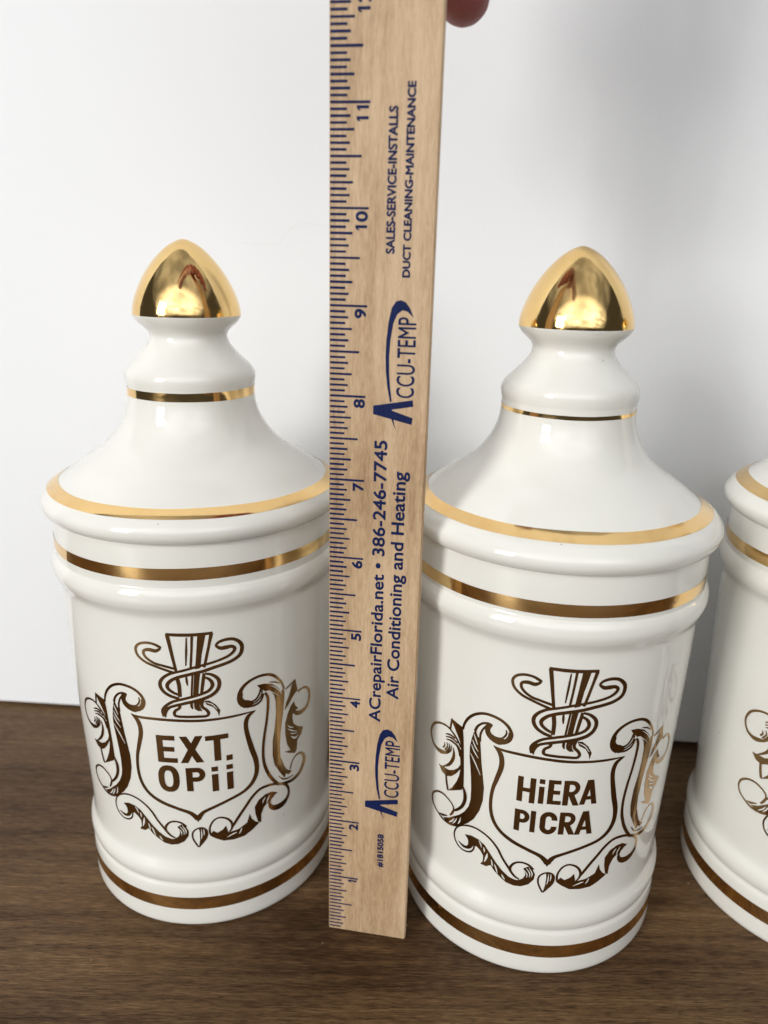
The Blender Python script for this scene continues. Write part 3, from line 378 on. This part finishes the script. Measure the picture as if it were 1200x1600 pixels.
EXT = [('E', -.487, -.212, 1.02, 1.462), ('X', -.172, .140, 1.018, 1.452), ('T', .172, .480, 1.015, 1.437), ('.', .441, .526, .992, 1.080),
       ('O', -.510, -.209, .530, .968), ('P', -.118, .150, .540, .935), ('i', .230, .318, .506, .922), ('i', .434, .522, .500, .922)]
HIERA = [('H', -.480, -.250, 1.000, 1.392), ('i', -.208, -.140, 1.014, 1.398), ('E', -.096, .080, 1.022, 1.402), ('R', .098, .312, 1.016, 1.405), ('A', .316, .554, 1.026, 1.412),
         ('P', -.484, -.286, .525, .872), ('I', -.278, -.212, .540, .886), ('C', -.156, .064, .542, .895), ('R', .090, .304, .546, .905), ('A', .302, .548, .542, .918)]

lid_me = from_bm(lathe(FINE_LID), 'lid', True); body_me = from_bm(lathe(FINE_BODY), 'body', True); dome_me = from_bm(lathe(FINE_DOME), 'finial', True)
lid_me.materials.append(GLAZE); body_me.materials.append(GLAZE); dome_me.materials.append(KNOB_GOLD)
def jar(label, x, y, turn, spin, text, neck_band, ring_dz, gb_dz, seed, tilt=(0, 0)):
    root = bpy.data.objects.new('apothecary_jar', None); C.objects.link(root)
    root.empty_display_size = 0.03
    root.location = (x * S, y * S, 0); root.rotation_euler = (tilt[0], tilt[1], 0)
    prop(root, label, 'jar', 'apothecary jars in a row on the table')
    body = link('body', body_me, root); body.rotation_euler.z = turn
    lid = link('lid', lid_me, root); lid.rotation_euler.z = spin
    fin = link('finial', dome_me, lid)
    fin['label'] = 'shiny gold lustre pointed knob'
    ring = sorted(FINE_LID[1:], key=lambda q: q[0])
    link('gold_band', from_bm(band(ring, 6.459 + ring_dz, 6.551 + ring_dz, seed=seed), 'gold_band', True), lid, [GOLD])
    link('gold_band', from_bm(band(ring, neck_band[0], neck_band[1], wob=.004, seed=seed + 1), 'gold_band', True), lid, [GOLD])
    link('gold_band', from_bm(band(ALLP, 5.608 + gb_dz, 5.769 + gb_dz, seed=seed + 2), 'gold_band', True), body, [GOLD])
    link('gold_band', from_bm(band(ALLP, 0.339, 0.554, wob=.005, seed=seed + 3), 'gold_band', True), body, [GOLD])
    for k, me in EMB.items(): link(EMB_NAME[k], me, body)
    if text: link('lettering', lettering(*text), body)
    return root
jar('white ceramic jar lettered EXT. OPii, left of the ruler', -2.7628, 10.5787, 0.2178 / 1.94, 0.6, (EXT, .090), (7.673, 7.787), -.022, .028, 11)
jar('white ceramic jar lettered HiERA PICRA, right of the ruler', 2.4156, 9.8931, -0.1451 / 1.94, 2.1, (HIERA, .072), (7.678, 7.730), .020, -.028, 23)
third = jar('white ceramic jar cut off by the right edge of the picture', 7.16, 9.97, -0.50 / 1.94, 4.0, None, (7.673, 7.760), 0, 0, 37)

third.scale = (1, 1, 1.018); third.rotation_euler.y = -0.012          # slightly taller than its neighbours

# ------------------------------------------------------------------ stray hair on the wall
def hair_strand():
    m, nt, b = newmat('hair_fibre'); n = node(nt, 'ShaderNodeTexNoise', Scale=200.0)
    r = ramp(nt, n.outputs[0], [(0.3, (0.70, 0.69, 0.68)), (0.7, (0.75, 0.74, 0.73))]); nt.links.new(r.outputs[0], b.inputs['Base Color'])
    path = catmull([tuple(c * S for c in q) for q in [(-2.65, 13.985, 9.77), (-2.27, 13.96, 9.74), (-1.94, 13.938, 9.77), (-1.85, 13.932, 9.91), (-1.61, 13.916, 10.08), (-1.34, 13.898, 10.09), (-1.02, 13.877, 10.01)]], 8)
    bm = bmesh.new(); rings = []
    for x, y, z in path:
        rings.append([bm.verts.new((x + .00004 * math.cos(k * 2.094), y - .0002, z + .00004 * math.sin(k * 2.094))) for k in range(3)])
        for k, v in enumerate(rings[-1]): v.co.y += .00005 * math.sin(k * 2.094 + 1)
    for a, c in zip(rings, rings[1:]):
        for k in range(3): bm.faces.new((a[k], a[(k + 1) % 3], c[(k + 1) % 3], c[k]))
    o = link('hair', from_bm(bm, 'hair', True), None, [m])
    prop(o, 'fine pale hair clinging to the white wall just left of the ruler', 'hair')
hair_strand()

# ------------------------------------------------------------------ ruler
RX, RY, RYAW, RW, RLX, RLY = -0.6932, 8.6432, -0.1562, 1.147, 0.004, -0.010
RLEN, RTH = 12.45, 0.14
ruler = bpy.data.objects.new('wooden_ruler', None); C.objects.link(ruler)
ex = Vector((math.cos(RYAW), math.sin(RYAW), 0)); ez = Vector((RLX, RLY, 1)).normalized(); ey = ez.cross(ex).normalized(); ex = ey.cross(ez)
ruler.matrix_world = Matrix(((ex.x, ey.x, ez.x, RX * S), (ex.y, ey.y, ez.y, RY * S), (ex.z, ey.z, ez.z, 0.004 * S), (0, 0, 0, 1)))
prop(ruler, 'upright wooden ruler with navy inch marks and printed advertising, between two jars', 'ruler')
def ruler_blade():
    bm = bmesh.new()
    bmesh.ops.create_cube(bm, size=1)
    for v in bm.verts: v.co = ((v.co.x + .5) * RW * S, (v.co.y + .5) * RTH * S, (v.co.z + .5) * RLEN * S)
    bmesh.ops.bevel(bm, geom=bm.edges[:], offset=0.013 * S, segments=2, affect='EDGES')
    me = from_bm(bm, 'blade'); return me
link('blade', ruler_blade(), ruler, [BIRCH])
LIFT = -0.0018 * S
def flat(name, polys, parent=ruler, lift=LIFT):
    """printed shapes on the ruler's face: polys of (s, t) in inches"""
    bm = bmesh.new(); dl = 0
    for pg in polys:
        vs = [bm.verts.new((a * S, lift - dl, b * S)) for a, b in pg]; f = bm.faces.new(vs); dl += 0.4e-6
        f.normal_update()
        if f.normal.y > 0: f.normal_flip()
    bmesh.ops.triangulate(bm, faces=bm.faces[:])
    return link(name, from_bm(bm, name), parent, [INK])
ticks = []
rnd = random.Random(3)
for i in range(1, int(12.3 * 16) + 1):
    t = i / 16
    ln = .428 if i % 16 == 0 else .345 if i % 8 == 0 else .262 if i % 4 == 0 else .222 if i % 2 == 0 else .186
    ln += rnd.uniform(-.004, .004); hw = .0125 + rnd.uniform(-.0012, .0012)
    ticks.append([(.012, t - hw), (ln, t - hw), (ln, t + hw), (.012, t + hw)])
flat('tick_scale', ticks)
def text(name, body, s_base, s_top, t0, t1, bold=0.0, parent=ruler):
    """a printed line reading up the ruler: cap height from s_base to s_top, run from t0 to t1; bold (inches) spreads the ink"""
    cu = bpy.data.curves.new(name, 'FONT'); cu.body = body; cu.resolution_u = 4
    o = bpy.data.objects.new(name, cu); C.objects.link(o)
    dg = bpy.context.evaluated_depsgraph_get(); me = bpy.data.meshes.new_from_object(o.evaluated_get(dg))
    bpy.data.objects.remove(o)
    xs = [v.co.x for v in me.vertices]; x0, x1 = min(xs), max(xs)
    V = []; F = []
    for k, (da, db) in enumerate([(0, 0)] if not bold else [(1, 0), (-1, 0), (0, 1), (0, -1), (.7, .7), (-.7, .7), (.7, -.7), (-.7, -.7)]):
        n = len(V)
        for v in me.vertices:
            V.append(((s_base + (s_top - s_base) * v.co.y / 0.73 + da * bold) * S, LIFT - 1e-6 - k * 4e-7, (t0 + (t1 - t0) * (v.co.x - x0) / (x1 - x0) + db * bold) * S))
        F += [tuple(n + i for i in p.vertices) for p in me.polygons]
    m2 = bpy.data.meshes.new(name); m2.from_pydata(V, [], F)
    return link(name, m2, parent, [INK])
def one(t0, t1):
    """the figure 1 with its flag"""
    return [[(.415, t1 - .030), (.415, t1), (.288, t1), (.288, t1 - .030)], [(.288, t1 - .030), (.288, t1 - .014), (.335, t0), (.312, t0 - .004)], [(.288, t1 - .030), (.312, t0 - .004), (.309, t0 + .012), (.318, t1 - .030)]]
for n in range(1, 13):
    if n in (1, 11):
        pg = one(n - .075, n - .030)
        if n == 11: pg += one(n - .175, n - .130)
        flat('numeral', pg)
    elif n in (10, 12):
        ob = text('numeral', str(n)[1], .415, .288, n - .13, n - .034, .007)
        bm = bmesh.new(); bm.from_mesh(ob.data)
        for q in one(n - .215, n - .168):
            f = bm.faces.new([bm.verts.new((a * S, LIFT - 1e-6, b * S)) for a, b in q])
        bm.to_mesh(ob.data); bm.free()
    else: text('numeral', str(n), .415, .288, n - .126, n - .034, .007)
text('lettering', 'SALES-SERVICE-INSTALLS', .713, .621, 9.555, 10.96, .0052)
text('lettering', 'DUCT CLEANING-MAINTENANCE', .888, .806, 9.318, 11.18, .0052)
text('lettering', 'ACrepairFlorida.net \u2022 386-246-7745', .690, .537, 3.70, 7.50, .0055)
text('lettering', 'Air Conditioning and Heating', .920, .762, 4.073, 7.14, .0055)
text('lettering', '#1815058', .785, .702, 1.285, 1.857, .006)
SWOOSH = [(.712, 7.955), (.675, 8.126), (.654, 8.314), (.647, 8.462), (.652, 8.647), (.669, 8.828), (.702, 8.99), (.747, 9.062), (.802, 9.078), (.858, 9.057), (.906, 8.996), (.95, 8.894),
          (.88, 8.958), (.824, 8.972), (.769, 8.93), (.726, 8.83), (.699, 8.648), (.689, 8.464), (.694, 8.278), (.707, 8.127), (.731, 7.966)]
BIG_A = [[(.519, 7.907), (.971, 7.991), (.981, 7.918), (.60, 7.845), (.519, 7.83)], [(.519, 7.890), (.66, 7.885), (.978, 7.785), (.968, 7.707), (.519, 7.808)], [(.727, 7.772), (.756, 7.754), (.789, 7.624)], [(.70, 7.90), (.73, 7.90), (.757, 7.76), (.728, 7.76)]]
def logo(dt, k):
    f = lambda pg: [(s_ - .006 * k, 8.0 + (t_ - 8.0) * (1 + .02 * k) + dt) for s_, t_ in pg]
    lg = flat('logo', [f(SWOOSH[:12] + SWOOSH[12:])] + [f(q) for q in BIG_A])
    text('logo_lettering', 'CCU-TEMP', .980 - .006 * k, .768 - .006 * k, 8.012 + dt, 8.012 + dt + .885 * (1 + .03 * k), .0022, parent=lg)
logo(0, 0); logo(-5.505, 1)

# ------------------------------------------------------------------ hand holding the top of the ruler
def capsule(bm, a, b, ra, rb, n=6):
    a, b = Vector(a), Vector(b)
    for i in range(n + 1):
        t = i / n; c = a.lerp(b, t); r = ra + (rb - ra) * t
        bmesh.ops.create_icosphere(bm, subdivisions=3, radius=r, matrix=Matrix.Translation(c))
def hand():
    root = bpy.data.objects.new('hand', None); C.objects.link(root)
    base = Vector((0.35, 8.55, 12.2))
    root.location = base * S; prop(root, 'hand gripping the top of the ruler, one reddish fingertip showing beside it', 'hand')
    # joints in inches, measured from the ruler's top; +y is behind the ruler
    bones = [
        # index finger: behind the ruler, tip pointing down beyond its right edge
        [(0.05, 0.55, 2.65, .40), (0.22, .92, 1.45, .37), (0.31, .72, .60, .33), (0.36, .44, -.115, .28)],
        # middle, ring and little finger curled behind
        [(-0.45, 0.50, 2.60, .41), (-0.35, .95, 1.35, .38), (-0.26, .78, .62, .34), (-0.24, .52, .22, .29)],
        [(-0.95, 0.40, 2.45, .39), (-0.95, .92, 1.40, .35), (-0.88, .80, .85, .31), (-0.84, .60, .55, .28)],
        [(-1.40, 0.25, 2.25, .35), (-1.48, .75, 1.50, .30), (-1.42, .75, 1.05, .27), (-1.38, .60, .80, .25)],
        # thumb in front, leaving the side of the palm near its base
        [(-0.55, -0.75, 3.55, .55), (-0.15, -.95, 2.35, .44), (0.02, -.75, 1.25, .38), (0.03, -.44, .52, .31)],
        # palm
        [(0.05, 0.50, 2.70, .42), (-0.45, -0.35, 4.05, .62), (-1.05, -1.0, 5.0, .80)],
        [(-0.45, 0.45, 2.65, .44), (-0.75, -0.30, 4.05, .62), (-1.15, -1.0, 5.0, .80)],
        [(-0.95, 0.35, 2.50, .42), (-1.05, -0.35, 4.05, .60), (-1.25, -1.05, 5.0, .80)],
        [(-1.40, 0.22, 2.30, .37), (-1.40, -0.40, 3.90, .55), (-1.35, -1.1, 5.0, .78)],
        # wrist and forearm, up and back towards the left of the camera
        [(-1.2, -1.0, 5.0, .90), (-1.6, -2.2, 6.3, .95), (-2.6, -5.6, 8.8, 1.35), (-3.4, -9.0, 10.6, 1.65)],
    ]
    bm = bmesh.new()
    for ch in bones:
        for a, b in zip(ch, ch[1:]):
            ln = math.dist(a[:3], b[:3]); capsule(bm, Vector(a[:3]) * S, Vector(b[:3]) * S, a[3] * S, b[3] * S, max(4, int(ln / .14)))
    o = link('skin', from_bm(bm, 'skin'), root, [SKIN])
    rm = o.modifiers.new('remesh', 'REMESH'); rm.mode = 'VOXEL'; rm.voxel_size = 0.0011; rm.use_smooth_shade = True
    sm = o.modifiers.new('smooth', 'SMOOTH'); sm.iterations = 6; sm.factor = 0.5
    # nails: thumb (towards the camera) and index (behind)
    for (p0, nrm, rx, rz) in [((0.03, -.735, .62), (0, -1, .25), .20, .26), ((0.36, .71, -.05), (0, 1, .1), .17, .22)]:
        nb = bmesh.new(); bmesh.ops.create_uvsphere(nb, u_segments=20, v_segments=10, radius=1.0)
        for v in nb.verts: v.co = (v.co.x * rx * S, v.co.y * .035 * S - (v.co.x ** 2) * .05 * S * (-1 if nrm[1] < 0 else 1), v.co.z * rz * S)
        nl = link('fingernail', from_bm(nb, 'fingernail', True), root, [NAIL]); nl.location = Vector(p0) * S; nl.rotation_euler.x = -math.atan2(nrm[2], 1) * (1 if nrm[1] < 0 else -1)
    return root
hand()

sc.render.engine = 'CYCLES'
sc.cycles.max_bounces = 10; sc.cycles.glossy_bounces = 6
